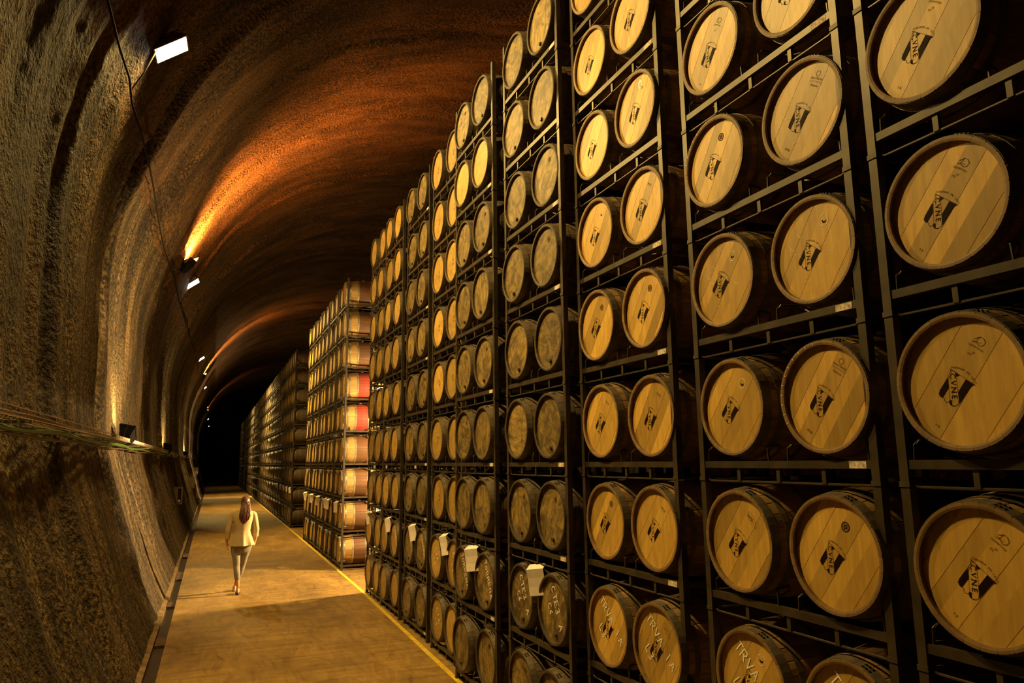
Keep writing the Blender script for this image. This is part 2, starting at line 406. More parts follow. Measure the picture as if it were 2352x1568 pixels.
for y0, ln in ((8.2, .9), (11.6, .5), (14.6, .7), (17.9, 1.2), (22, .8)):
    ob('drain_cover', MB().box((-.612, y0, -.069), (-.48, y0+ln, -.03)).build('drain_cover', plain('rusty_cover', (.07, .032, .016), .7, noise=.5, ns=9)), g)

yl = MB(); pts = [(2.655, 5), (2.70, 8.5), (2.80, 14.6), (2.835, 26), (2.84, 60)]
v = []; f = []
for i, (x, y) in enumerate(pts):
    v += [(x-.032, y, .001), (x+.032, y, .001), (x-.032, y, .004), (x+.032, y, .004)]
    if i: a = 4*(i-1); c = 4*i; f += [(a+2, a+3, c+3, c+2), (a, c, c+2, a+2), (a+1, a+3, c+3, c+1)]
tag(ob('floor_line', mesh('floor_line', v, f, M['yellow'])), 'yellow painted line on the floor along the rack feet', 'line marking')

# ------------------------------------------------------------------ lamps
def aim(o, d, upv=(0, 0, 1)):
    o.rotation_mode = 'QUATERNION'; o.rotation_quaternion = Vector(d).to_track_quat('-Z', 'Y')

def area(parent, loc, sx, sy, power, color, spread=180):
    l = bpy.data.lights.new('lamp_light', 'AREA'); l.shape = 'RECTANGLE'; l.size = sx; l.size_y = sy
    l.energy = power; l.color = color; l.spread = math.radians(spread)
    o = bpy.data.objects.new('lamp_light', l); COL.objects.link(o); o.parent = parent; o.location = loc; return o

def floodlight(loc, d, label, power, near=True, spread=180, color=WARM, wall=True, size=(.52, .32), up=None):
    """thing looking down its local -Z"""
    t = thing('floodlight', label, 'lamp', loc, group=None)
    if up is None: aim(t, d)
    else:
        zz = -Vector(d).normalized(); xx = Vector(up).cross(zz).normalized(); yy_ = zz.cross(xx)
        t.rotation_mode = 'QUATERNION'; t.rotation_quaternion = Matrix((xx, yy_, zz)).transposed().to_quaternion()
    sx, sy = size[0]/2, size[1]/2
    hb = MB(); a, b_ = (sx, sy), (sx*.72, sy*.72)
    v = [(-sx,-sy,0),(sx,-sy,0),(sx,sy,0),(-sx,sy,0),(-b_[0],-b_[1],.12),(b_[0],-b_[1],.12),(b_[0],b_[1],.12),(-b_[0],b_[1],.12)]
    hb.add(v, [(4,5,6,7),(0,1,5,4),(1,2,6,5),(2,3,7,6),(3,0,4,7),(3,2,1,0)])
    for k in range(5): hb.box((-sx*.6+k*sx*.3-.006, -b_[1], .12), (-sx*.6+k*sx*.3+.006, b_[1], .155))
    ob('housing', hb.build('floodlight_housing', M['grey_metal']), t)
    fr = MB()
    fr.box((-sx,-sy,-.02),(sx,-sy+.018,.0)).box((-sx,sy-.018,-.02),(sx,sy,.0)).box((-sx,-sy+.018,-.02),(-sx+.018,sy-.018,0)).box((sx-.018,-sy+.018,-.02),(sx,sy-.018,0))
    ob('bezel', fr.build('floodlight_bezel', M['grey_metal']), t)
    ob('glass', MB().box((-sx+.018,-sy+.018,-.012),(sx-.018,sy-.018,-.004)).build('floodlight_glass', M['lamp'] if near else M['lamp_far']), t)
    if wall:
        br = MB().tube([(-sx-.012,0,-.0),(-sx-.012,0,.22),(sx+.012,0,.22),(sx+.012,0,0)], .009, 6)
        ob('bracket', br.build('floodlight_bracket', M['black']), t)
    if power: area(t, (0, 0, -.03), size[0]*.9, size[1]*.9, power, color, spread)
    return t

ORD = ['first','second','third','fourth','fifth','sixth','seventh','eighth','ninth','tenth','eleventh','twelfth']
fdir = (.60, -.10, -.79)
FL = [(6.2, .62), (10.7, .85), (25.6, 1.3), (44.5, 2.3), (62., 2.3), (84., 1.0), (106., 0), (126., 0)]
for i, (y, k) in enumerate(FL):
    lb = ['floodlight high on the wall just above the frame', 'big bright white floodlight high on the near wall', 'second floodlight along the wall, below the orange glow'] + ['small far floodlight, %s along the tunnel wall' % ORD[j] for j in range(2, 9)]
    floodlight((-.93 if i != 1 else -.86, y, 8.40), fdir if i < 2 else (.6, -.2, -.77), lb[i], FLOOD_W*k, near=i < 3, spread=[128, 156][i] if i < 2 else 108, size=(.52, .36), up=(0, 1, 0))
# cable junction stubs are part of the cable run below

# amber uplights (housing hides the source from the camera)
def amber_uplight(loc, label, power):
    t = thing('amber_uplight', label, 'lamp', loc)
    aim(t, (.36, .22, .9))
    hb = MB()
    hb.add([(-.16,-.10,0),(.16,-.10,0),(.16,.10,0),(-.16,.10,0),(-.10,-.06,.24),(.10,-.06,.24),(.10,.06,.24),(-.10,.06,.24)],[(4,5,6,7),(0,1,5,4),(1,2,6,5),(2,3,7,6),(3,0,4,7),(3,2,1,0)])
    ob('housing', hb.build('amber_housing', M['black']), t)
    ob('glass', MB().box((-.14,-.085,-.012),(.14,.085,-.004)).build('amber_glass', M['amber']), t)
    # barn doors
    ob('barn_door', MB().box((-.175,-.115,-.30),(.175,-.105,.05)).build('barn_door', M['black']), t)
    ob('rim', MB().box((-.175,.105,-.10),(.175,.115,.05)).box((-.175,-.105,-.10),(-.163,.105,.05)).box((.163,-.105,-.16),(.175,.105,.05)).build('amber_rim', M['black']), t)
    ob('bracket', MB().tube([(-.17,0,.1),(-.24,0,.16),(-.34,0,.12)], .012, 6).build('amber_bracket', M['black']), t)
    area(t, (0, 0, -.02), .26, .15, power, AMBER, 145)
    return t
amber_uplight((-.93, 21.6, 8.02), 'black lamp box throwing an orange wash over the vault', ORANGE_W)
amber_uplight((-.93, 52.5, 8.3), 'far black lamp box with a thin orange wash above it', ORANGE_W*1.3)
amber_uplight((-.93, 88, 8.3), 'farthest orange lamp box near the dark tunnel end', ORANGE_W*.2)

# uplights standing on the cable tray
def tray_z(y): return float(np.interp(y, [0, 6.7, 9.5, 15, 30, 50, 150], [2.81, 2.81, 2.82, 2.83, 2.83, 2.86, 3.0]))
def tray_uplight(y, label, power, near=True):
    z = tray_z(y)
    t = thing('wall_uplight', label, 'lamp', (wall_x(z)+.22, y, z+.22))
    up = Vector((.20, .48, .85)).normalized()
    zz = -up; yy_ = Vector((1, 0, 0)) - zz*zz.x; yy_.normalize(); xx = yy_.cross(zz)
    t.rotation_mode = 'QUATERNION'; t.rotation_quaternion = Matrix((xx, yy_, zz)).transposed().to_quaternion()
    hb = MB()
    hb.add([(-.20,-.13,0),(.20,-.13,0),(.20,.13,0),(-.20,.13,0),(-.15,-.09,.17),(.15,-.09,.17),(.15,.09,.17),(-.15,.09,.17)],[(4,5,6,7),(0,1,5,4),(1,2,6,5),(2,3,7,6),(3,0,4,7),(3,2,1,0)])
    hb.box((-.205,-.135,-.03),(.205,-.12,.012)).box((-.205,.12,-.03),(.205,.135,.012)).box((-.205,-.12,-.03),(-.19,.12,.012)).box((.19,-.12,-.03),(.205,.12,.012))
    ob('housing', hb.build('uplight_housing', M['black']), t)
    ob('glass', MB().box((-.19,-.12,-.012),(.19,.12,-.004)).build('uplight_glass', M['lamp'] if near else M['lamp_far']), t)
    ob('bracket', MB().tube([(-.212,0,.02),(-.212,0,.2),(.212,0,.2),(.212,0,.02)], .009, 6).build('uplight_bracket', M['black']), t)
    area(t, (0, 0, -.03), .34, .2, power, WARM, 140)
for i, y in enumerate((14.9, 27.8, 46.7, 63., 90.)):
    tray_uplight(y, ['large black uplight standing on the cable tray, nearest', 'black uplight on the cable tray, second along', 'small glowing uplight on the cable tray, third along', 'tiny glowing uplight on the cable tray, fourth along', 'farthest tiny glowing uplight on the cable tray'][i], UP_W*[1, .8, .8, .8, .4][i], near=i < 3)

# work lights in the cross aisles, behind the racks
def work_light(loc, d, label, power, color=WARM, spread=150):
    t = floodlight(loc, d, label, power, wall=False, spread=spread, color=color, size=(.4, .28))
    h = loc[2]
    s = thing('lamp_stand', 'steel stand of the ' + label, 'stand', (loc[0]+.1, loc[1]+.12, 0))
    ob('pole', MB().tube([(0,0,.25),(0,0,h-.1)], .016, 8).build('stand_pole', M['black']), s)
    for k in range(3):
        a = 2.1*k
        ob('leg', MB().tube([(0,0,.55),(.38*math.cos(a),.38*math.sin(a),.012)], .012, 6).build('stand_leg', M['black']), s)
work_light((6.3, 15.0, 3.1), (-1, .06, -.10), 'work light in the cross aisle behind the barrels', GAP_W, color=(1, .68, .27), spread=125)
work_light((8.6, 59.2, 3.1), (-1, 0, -.2), 'work light in the far cross aisle', GAP_W*1.6, color=(1, .66, .28))

# ------------------------------------------------------------------ barrels
RB, RE, BL = .336, .284, .92          # bilge radius, end radius, length
HX = -BL/2
def r_out(x): t = 2*x/BL; return RE+(RB-RE)*(1-t*t)
TH = .026; HEADX = HX+.026; HR = r_out(HEADX)-TH+.004
NX = [HX, HX+.02, HX+.06, HX+.16, HX+.28, -.1, 0]
NX = NX+[-x for x in NX[-2::-1]]
def stave_body(n, groove=.0028):
    """whole stave shell with a groove at each stave joint"""
    v = []; f = []; per = 3; cols = n*per
    prof_out = [(x, r_out(x)) for x in NX]
    prof = [(HEADX+.004, r_out(HEADX)-TH), (HX+.003, RE-TH+.004), (HX, RE-TH+.010)]+prof_out+[(-HX, RE-TH+.01), (-HEADX, r_out(HEADX)-TH)]
    m_ = len(prof)
    for i in range(cols):
        a = 2*math.pi*(i//per)/n+{0: -.5, 1: -.42, 2: .42}[i % per]*2*math.pi/n
        for j, (x, rr) in enumerate(prof):
            q = rr-(groove if (i % per == 0 and 3 <= j < m_-2) else 0)
            v.append((x, -q*math.sin(a), q*math.cos(a)))
    for i in range(cols):
        j = (i+1) % cols
        for k in range(m_-1): f.append((i*m_+k, i*m_+k+1, j*m_+k+1, j*m_+k))
    return v, f, m_, cols
def body_mesh(name, n, ms, mc):
    v, f, m_, cols = stave_body(n)
    fm = []
    for i in range(cols):
        for k in range(m_-1): fm.append(1 if k < 3 else 0)
    return mesh(name, v, f, mats=[ms, mc], fmat=fm, smooth=False)
BODY = {'light': body_mesh('barrel_staves', 26, M['stave'], M['chime']), 'old': body_mesh('barrel_staves_old', 26, M['stave_old'], M['chime_old'])}
BODY['worn'] = body_mesh('barrel_staves_worn', 26, M['stave_old'], wood('oak_chime_worn', (.05, .03, .011), (.13, .077, .028), (6, 9, 9), rough=.7, var=.25))
def one_stave(name, ms, mc, n=26):
    h = math.pi/n*.988; v = []; f = []; fm = []
    pr = [(x, r_out(x)) for x in NX]; ang = (-h, -h*.86, 0, h*.86, h); dr = (.0025, 0, 0, 0, .0025)
    pi_ = [(HEADX+.006, r_out(HEADX)-TH), (HX+.003, RE-TH+.004), (HX, RE-.012)]
    pe = [(-x, r_) for x, r_ in pi_[::-1]]
    prof = pi_+pr+pe; m_ = len(prof)
    for a, d in zip(ang, dr):
        for j, (x, rr) in enumerate(prof):
            q = rr-(d if 3 <= j < m_-3 else 0); v.append((x, -q*math.sin(a), q*math.cos(a)))
    for i in range(4):
        for k in range(m_-1): f.append((i*m_+k, i*m_+k+1, (i+1)*m_+k+1, (i+1)*m_+k)); fm.append(1 if k < 3 or k >= m_-4 else 0)
    # side walls close the joint
    f.append(tuple(range(m_))); fm.append(0); f.append(tuple(4*m_+k for k in range(m_-1, -1, -1))); fm.append(0)
    return mesh(name, v, f, mats=[ms, mc], fmat=fm)
STAVE = {'light': one_stave('stave', M['stave'], M['chime']), 'wine': one_stave('stave_wine', M['stave_wine'], M['chime']), 'brown': one_stave('stave_brown_dimmed', M['stave_brown_dimmed'], M['chime'])}
def disc(name, m, x, n=32, r=HR):
    v = [(x, -r*math.sin(2*math.pi*k/n), r*math.cos(2*math.pi*k/n)) for k in range(n)]+[(x+.02, -r*math.sin(2*math.pi*k/n), r*math.cos(2*math.pi*k/n)) for k in range(n)]
    f = [tuple(range(n)), tuple(range(2*n-1, n-1, -1))]+[(k, n+k, n+(k+1) % n, (k+1) % n) for k in range(n)]
    return mesh(name, v, f, m)
HEAD = {'worn': disc('head_worn', M['head_plain'], HEADX), 'light': disc('head_plain', M['head_plain'], HEADX), 'old': disc('head_old', M['head_old'], HEADX)}
REAR = {'worn': disc('rear_head_worn', M['head_old'], -HEADX-.02, 20), 'light': disc('rear_head', M['head_plain'], -HEADX-.02, 20), 'old': disc('rear_head_old', M['head_old'], -HEADX-.02, 20)}
def head_boards(nb, m, gap=0):
    out = []; wds = [.8, 1.1, .95, 1.2, 1.0, 1.15, .8][:nb]; tot = sum(wds); e = -HR
    for i in range(nb):
        a = e; e += 2*HR*wds[i]/tot; c = e
        a_, c_ = a+gap/2, c-gap/2; poly = []
        for k in range(9):
            u = a_+(c_-a_)*k/8; poly.append((u, math.sqrt(max(HR*HR-u*u, 0))))
        for k in range(8, -1, -1):
            u = a_+(c_-a_)*k/8; poly.append((u, -math.sqrt(max(HR*HR-u*u, 0))))
        ca, sa = math.cos(-BR), math.sin(-BR)
        P2 = [(u*ca-z*sa, u*sa+z*ca) for u, z in poly]; n = len(P2)
        dx = .0004*(-1)**i
        v = [(HEADX+dx, -u, z) for u, z in P2]+[(HEADX+.02, -u, z) for u, z in P2]
        f = [tuple(range(n-1, -1, -1)), tuple(range(n, 2*n))]+[(k, (k+1) % n, n+(k+1) % n, n+k) for k in range(n)]
        out.append(mesh('head_board_%d' % i, v, f, m))
    return out
BOARDS = head_boards(7, M['head'])
def hoop_mesh(name, x0, x1, m, n=40):
    t = .003; pr = [(x0, r_out(x0)+.0008), (x0, r_out(x0)+t), ((x0+x1)/2, r_out((x0+x1)/2)+t), (x1, r_out(x1)+t), (x1, r_out(x1)+.0008)]
    v, f = revolve(pr, n); return mesh(name, v, f, m, smooth=False)
HSPEC = [(HX+.004, HX+.052), (HX+.095, HX+.130), (HX+.285, HX+.322)]
HOOPS = {}
for key, mm in (('dark', M['hoop']), ('bright', M['hoop_bright'])):
    HOOPS[key] = [hoop_mesh('hoop_%d_%s' % (i, key), a, c, mm) for i, (a, c) in enumerate(HSPEC)]+[hoop_mesh('hoop_r%d_%s' % (i, key), -c, -a, mm) for i, (a, c) in enumerate(HSPEC)]
rv = MB()
for a in (.30, .36, .43):
    for x in (HX+.017, HX+.039):
        r_ = r_out(x)+.003; d = .0055
        rv.box((x-d, -r_*math.sin(a)-d, r_*math.cos(a)-d), (x+d, -r_*math.sin(a)+d, r_*math.cos(a)+d*.6))
RIVETS = rv.build('rivets', M['rivet'])
BUNG = MB().tube([(0, 0, RB-.004), (0, 0, RB+.022)], [.026, .024], 12).build('bung', M['bung_white'])
SPIGOT = MB().tube([(HEADX+.004, 0, 0), (HEADX-.018, 0, 0)], [.021, .017], 10).build('spigot', M['bung'])

# ---- printed marks, in the plane of the head; u = viewer's right, v = up
HP = HEADX-.0016
def h2l(u, v, d=0): return (HP-d, -u, v)
class Print(MB):
    def poly(s, pts, tf=None):
        pts = [tf(p) if tf else p for p in pts]
        return s.add([h2l(*p) for p in pts], [tuple(range(len(pts)))])
    def line(s, pts, wd, tf=None, closed=False):
        pts = [Vector(tf(p) if tf else p) for p in pts]
        if closed: pts = pts+[pts[0]]
        for a, c in zip(pts[:-1], pts[1:]):
            d = (c-a); 
            if d.length < 1e-7: continue
            d.normalize(); n = Vector((-d.y, d.x))*wd/2; e = d*wd*.25
            s.add([h2l(*(a-n-e)), h2l(*(c-n+e)), h2l(*(c+n+e)), h2l(*(a+n-e))], [(0, 1, 2, 3)])
        return s
    def text(s, string, size, tf):
        v, f = text_geo(string)
        return s.add([h2l(*tf((x*size, y*size))) for x, y in v], f)
TC = {}
def text_geo(string):
    if string in TC: return TC[string]
    cu = bpy.data.curves.new('txt', 'FONT'); cu.body = string; cu.align_x = 'CENTER'; cu.align_y = 'CENTER'; cu.resolution_u = 2; cu.size = 1
    o = bpy.data.objects.new('txt', cu); COL.objects.link(o); me = bpy.data.meshes.new_from_object(o)
    r_ = ([(v.co.x, v.co.y) for v in me.vertices], [tuple(p.vertices) for p in me.polygons])
    bpy.data.objects.remove(o); bpy.data.curves.remove(cu); bpy.data.meshes.remove(me)
    TC[string] = r_; return r_
def rot2(a, o=(0, 0)):
    ca, sa = math.cos(a), math.sin(a)
    return lambda p: (o[0]+p[0]*ca-p[1]*sa, o[1]+p[0]*sa+p[1]*ca)
TLp = (-.046, .058); W_, H_ = .124, .118
base_tf = rot2(-BR-math.radians(1), TLp)
sh_tf = lambda p: base_tf((p[0]*W_, -p[1]*H_))
em = Print()
outl = [(0,0),(1,0),(.93,.06),(.905,.16),(.90,.60),(.895,.86),(.84,.99),(.76,1.06),(.67,1.075),(.56,1.02),(.50,1.09),(.42,1.07),(.36,1.0),(.24,1.04),(.13,.99),(.095,.86),(.095,.16),(.07,.06)]
em.line(outl, .0016, sh_tf, True)
em.poly([(.66,.012),(.985,.012),(.93,.06),(.905,.16),(.90,.86),(.86,.82),(.80,.715),(.66,.54)], sh_tf)
em.poly([(.095,.33),(.30,.60),(.30,1.02),(.24,1.04),(.13,.99),(.095,.86)], sh_tf)
em.poly([(.22,.012),(.40,.012),(.33,.12)], sh_tf); em.poly([(.55,.99),(.68,1.07),(.72,1.06),(.60,.90)], sh_tf)
band = [(.045,.02),(.20,.005),(.31,.10),(.80,.72),(.88,.90),(.84,.99),(.74,1.055),(.66,1.06),(.58,.97),(.12,.34),(.085,.16)]
em.line(band, .0014, sh_tf, True)
ang_b = math.atan2(-(.92-.10)*H_, (.74-.14)*W_)
bt = rot2(-BR-math.radians(1)+ang_b, sh_tf((.455, .52)))
for i, ch in enumerate('C.V.N.E.'):
    em.text(ch, .034 if ch != '.' else .03, lambda p, i=i, ch=ch: bt((p[0]+(i-3.6)*.0145+(.001 if ch != '.' else .0025), p[1]*1.0)))
RA = .105; cen = (.5*W_, -RA+.026)
for i, ch in enumerate('FUNDADA EN 1879'):
    a = (7-i)*math.radians(4.9)
    lt = rot2(a, (cen[0]-RA*math.sin(a)+0, cen[1]+RA*math.cos(a)))
    if ch != ' ': em.text(ch, .0125, lambda p, lt=lt: base_tf(lt(p)))
EMBLEM = em.build('printed_emblem', M['ink'])

def circle_pts(c, r, n=20, a0=0, a1=2*math.pi): return [(c[0]+r*math.cos(a0+(a1-a0)*k/n), c[1]+r*math.sin(a0+(a1-a0)*k/n)) for k in range(n+1)]
MARK = {}
q = Print(); tr = rot2(-BR, (.088, .150))
q.line([tr(p) for p in [(-.026,-.012),(-.008,-.006),(.010,-.014),(.024,-.006),(.026,.010),(.012,.020),(-.004,.020),(-.014,.010),(-.022,.004)]], .0022)
q.line([tr(p) for p in [(-.004,.020),(-.012,-.008)]], .002); q.line([tr(p) for p in [(-.026,-.004),(.014,-.002)]], .0016)
q.text('DEMPTOS', .013, lambda p: tr((p[0]*1.25, p[1]-.026)))
q.text('MT', .013, lambda p: tr((p[0]-.008, p[1]-.062))); q.text('18', .013, lambda p: tr((p[0]+.002, p[1]-.050)))
t2 = rot2(-BR, (-.130, -.175)); q.text('F 8', .016, t2)
MARK['demptos'] = q.build('cooper_mark', M['ink_soft'])
q = Print(); c0 = (.085, .135)
q.line(circle_pts(c0, .029, 24), .003)
MARK['ring'] = q.build('round_sticker_ring', M['chalk'])
q2 = Print(); q2.poly([(c0[0]-.013, c0[1]+.006)]+circle_pts((c0[0]+.001, c0[1]), .014, 8, math.radians(170), math.radians(350))+circle_pts((c0[0]+.004, c0[1]+.007), .012, 8, math.radians(340), math.radians(190)))
MARK['crescent'] = q2.build('crescent', M['ink'])
q = Print(); c0 = (.07, .135)
q.line(circle_pts(c0, .022, 20), .006); q.line(circle_pts(c0, .010, 12), .005); q.line([(c0[0]-.012, c0[1]-.012), (c0[0]+.012, c0[1]+.012)], .004)
MARK['stamp'] = q.build('round_stamp', M['ink_soft'])
q = Print(); t3 = rot2(-BR-.35, (.105, .125))
q.line([t3((p[0]*1.7, p[1]*.62)) for p in circle_pts((0, 0), .030, 24)], .0018); q.text('Taransaud', .014, t3)
MARK['oval'] = q.build('oval_stamp', M['ink_soft'])
q = Print(); t3 = rot2(-BR+.1, (.098, .130))
q.line([t3(p) for p in circle_pts((.0, .040), .014, 16)], .0018); q.text('Saint Martin', .018, lambda p: t3((p[0], p[1]+.014)))
q.line([t3((-.045, 0)), t3((.045, 0))], .0014); q.line([t3((-.045, -.006)), t3((.045, -.006))], .001); q.text('Radoux', .018, lambda p: t3((p[0], p[1]-.022)))
t4 = rot2(-BR, (-.125, -.165)); q.text('2018', .020, t4)
MARK['saint'] = q.build('cooper_stamp', M['ink_soft'])
q = Print(); t3 = rot2(-BR+.1, (.090, .140)); q.text('Saury', .024, t3); q.line([t3((-.03, -.012)), t3((.0, -.018)), t3((.03, -.010))], .0014)
MARK['script'] = q.build('cooper_stamp_small', M['ink_soft'])
q = Print(); q.poly([(.075+.03*math.cos(a), .165+.042*math.sin(a)) for a in [math.pi/6+math.pi/3*k for k in range(6)]]); MARK['hex'] = q.build('white_sticker', M['chalk'])
q = Print(); q.line(circle_pts((.075, .165), .009, 10), .003, None); MARK['hexdot'] = mesh('sticker_ring', [(x-.0006, y, z) for x, y, z in q.v], q.f, M['ink_soft'])
q = Print(); rr_ = HR+.013
for a in range(96, 215, 11):
    aa = math.radians(a); q.line([((RE-.017)*math.cos(aa), (RE-.017)*math.sin(aa)), ((RE-.004)*math.cos(aa), (RE-.004)*math.sin(aa))], .0028)
MARK['ticks'] = mesh('chalk_ticks', [(HX-.0012, y, z) for x, y, z in q.v], q.f, M['chalk'])
q = Print()
rs = random.Random(3)
for k in range(9):
    c0 = (rs.uniform(-.16, .16), rs.uniform(-.16, .10)); a = rs.uniform(-.6, .6)-BR
    q.line([(c0[0]+.02*math.cos(a)*t, c0[1]+.02*math.sin(a)*t+.004*math.sin(3*t)) for t in (-1, 0, 1)], .0014)
MARK['scratches'] = q.build('pale_scratches', M['chalk'])
q = Print(); q.line(circle_pts((-.012, .02), .014, 12), .004); q.line([(-.035, -.045), (-.005, -.02), (.01, -.055), (.03, -.03)], .005); q.line([(.018, .04), (.034, -.01)], .006)
MARK['small_mark'] = q.build('small_brand', M['ink_soft'])
STROKE = {'T': [[(0,1),(1,1)],[(.5,1),(.5,0)]], 'R': [[(0,0),(0,1),(.7,1),(.8,.75),(.6,.5),(0,.5)],[(.3,.5),(.85,0)]], 'V': [[(0,1),(.45,0),(.9,1)]], 'A': [[(0,0),(.45,1),(.9,0)],[(.2,.4),(.7,.4)]],
          'I': [[(.4,1),(.4,0)]], 'L': [[(0,1),(0,0),(.7,0)]], '3': [[(0,.95),(.5,1),(.6,.75),(.25,.52),(.65,.3),(.5,0),(0,.05)]], 'C': [[(.8,.9),(.4,1),(.05,.6),(.1,.2),(.45,0),(.85,.1)]], 'E': [[(.8,1),(0,1),(0,0),(.8,0)],[(0,.5),(.6,.5)]],
          '6': [[(.7,1),(.2,.6),(.05,.25),(.35,0),(.65,.2),(.4,.45),(.1,.3)]], 'O': [[(.4,1),(.05,.6),(.1,.15),(.45,0),(.8,.4),(.7,.85),(.4,1)]], ' ': [], 'N': [[(0,0),(0,1),(.8,0),(.8,1)]], 'U': [[(0,1),(.05,.2),(.4,0),(.75,.2),(.8,1)]]}
def chalk_mesh(name, items):
    q = Print()
    for string, org, ang, sz in items:
        tf = rot2(ang, org); x = 0
        for ch in string:
            for st in STROKE.get(ch, []):
                q.line([tf(((x+p[0]*.75)*sz, p[1]*sz)) for p in st], sz*.13)
            x += .95
    return mesh(name, [(x_-.0008, y, z) for x_, y, z in q.v], q.f, M['chalk'])
CH = {'trva': chalk_mesh('chalk_writing_trva', [('TRVA IA', (-.13, .17), -math.radians(47), .062), ('L3', (-.16, -.03), -math.radians(55), .06)]),
      'cte': chalk_mesh('chalk_writing_cte', [('CTE3 A', (-.05, .17), -math.radians(66), .066), ('C6', (-.12, .02), -math.radians(62), .06)]),
      'tor': chalk_mesh('chalk_writing_tor', [('TORRENA', (-.04, .19), -math.radians(62), .062)]),
      'cla': chalk_mesh('chalk_writing_cia', [('CIA', (-.07, .10), -math.radians(60), .075), ('L3', (-.12, -.04), -math.radians(60), .06)])}
def barcode():
    q = MB(); a = -.62; x0, x1 = HX+.008, HX+.048; r_ = r_out(HX+.03)+.0042
    pts = []
    for da in (-.04, .04):
        for x in (x0, x1): pts.append((x, -r_*math.sin(a+da), r_*math.cos(a+da)))
    return mesh('bar_label', pts, [(0, 1, 3, 2)], M['paper'])
BARL = barcode()

def make_barrel(loc, label, style, group, roll=0., boards=False, staves=None, hoops='dark', marks=(), spigot=False, rivets=True, bung=True):
    """loc: point on the floor of the cradle under the bilge; axis along x, head towards -x"""
    t = thing('oak_barrel', label, 'barrel', loc, (0, 0, random.uniform(-.012, .012)), group)
    c = (0, 0, RB)
    if staves:
        for k in range(26): ob('stave', STAVE[staves], t, c, (roll+2*math.pi*k/26, 0, 0))
    else: ob('staves', BODY[style], t, c, (roll, 0, 0))
    jit = random.uniform(-.05, .05)
    if boards:
        for bm_ in BOARDS: ob('head_board', bm_, t, c, (jit, 0, 0))
        ob('printed_emblem', EMBLEM, t, c, (jit, 0, 0))
    else: ob('head', HEAD[style], t, c, (random.uniform(0, 6.28), 0, 0))
    ob('rear_head', REAR[style], t, c)
    for i, hm in enumerate(HOOPS[hoops]):
        h = ob('hoop', hm, t, c, (random.uniform(0, 6.28), 0, 0))
        if i == 0 and rivets: ob('rivets', RIVETS, h, (0, 0, 0), (-h.rotation_euler.x, 0, 0))
    if bung: ob('bung', BUNG, t, c)
    if spigot: a = random.uniform(-.25, .25); ob('spigot', SPIGOT, t, (0, .20*math.sin(a), RB-.20*math.cos(a)))
    for mk in marks:
        me = MARK.get(mk) or CH.get(mk) or {'bar': BARL}[mk]
        nm = {'bar': 'bar_label', 'ring': 'round_sticker', 'hex': 'white_sticker', 'hexdot': 'sticker_ring', 'ticks': 'chalk_ticks', 'scratches': 'scratches', 'trva': 'chalk_writing', 'cte': 'chalk_writing', 'tor': 'chalk_writing', 'cla': 'chalk_writing', 'crescent': 'crescent_print'}.get(mk, 'cooper_stamp')
        o = ob(nm, me, t, c, (jit, 0, 0))
        if nm in ('chalk_writing', 'chalk_ticks', 'scratches'): o['kind'] = 'stuff'
    return t

# ------------------------------------------------------------------ racks
PZ, Z0, RW, RD = .77, .12, 1.285, .72     # tier pitch, first rail top, post spacing, rack depth
PW = .045
POST = MB().box((-PW/2, -PW/2, -.118), (PW/2, PW/2, PZ-.124)).build('rack_post', M['steel'])
SLEEVE = MB().box((-PW/2-.004, -PW/2-.004, -.118), (PW/2+.004, PW/2+.004, -.094)).build('post_collar', M['steel_dark'])
RAIL = MB().box((-.018, -RW/2+PW/2, -.04), (.018, RW/2-PW/2, 0)).build('rack_rail', M['steel'])
SIDE = MB().box((PW/2, -.016, -.04), (RD-PW/2, .016, -.002)).build('rack_side_rail', M['steel'])
SIDE2 = MB().tube([(PW/2, 0, -.112), (RD-PW/2, 0, -.112)], .008, 6).build('rack_side_bar', M['steel'])
STRUT = MB().box((-.010, -.013, -.118), (.010, .013, -.04)).build('rack_strut', M['steel'])
TIE = MB().tube([(0, -RW/2+PW/2, -.06), (0, -RW/2+PW/2+.006, -.108), (0, -RW/2+PW/2+.03, -.118), (0, RW/2-PW/2-.03, -.118), (0, RW/2-PW/2-.006, -.108), (0, RW/2-PW/2, -.06)], .0065, 6).build('rack_tie_bar', M['steel'])
def cradle(x):
    ax = .318+.0
    rr = r_out(HX+.05+x)+.008; pts = [(0.0, -.262, -.004), (0.0, -.258, .066), (.012, -.245, .084), (x*.8, -.225, .086)]
    for k in range(-5, 6):
        a = k*.128; pts.append((x, rr*math.sin(a), .318-rr*math.cos(a)))
    pts += [(x*.8, .225, .086), (.012, .245, .084), (0, .258, .066), (0, .262, -.004)]
    return MB().tube(pts, .006, 6).build('rack_cradle', M['steel'])
CRADLE = cradle(.14)
STICK = {}
q = MB(); q.box((-.0195, -.05, -.038), (-.0185, .05, -.004)); STICK = q.build('torn_sticker', plain('torn_sticker', (.55, .45, .36), .8, noise=.7, ns=45))
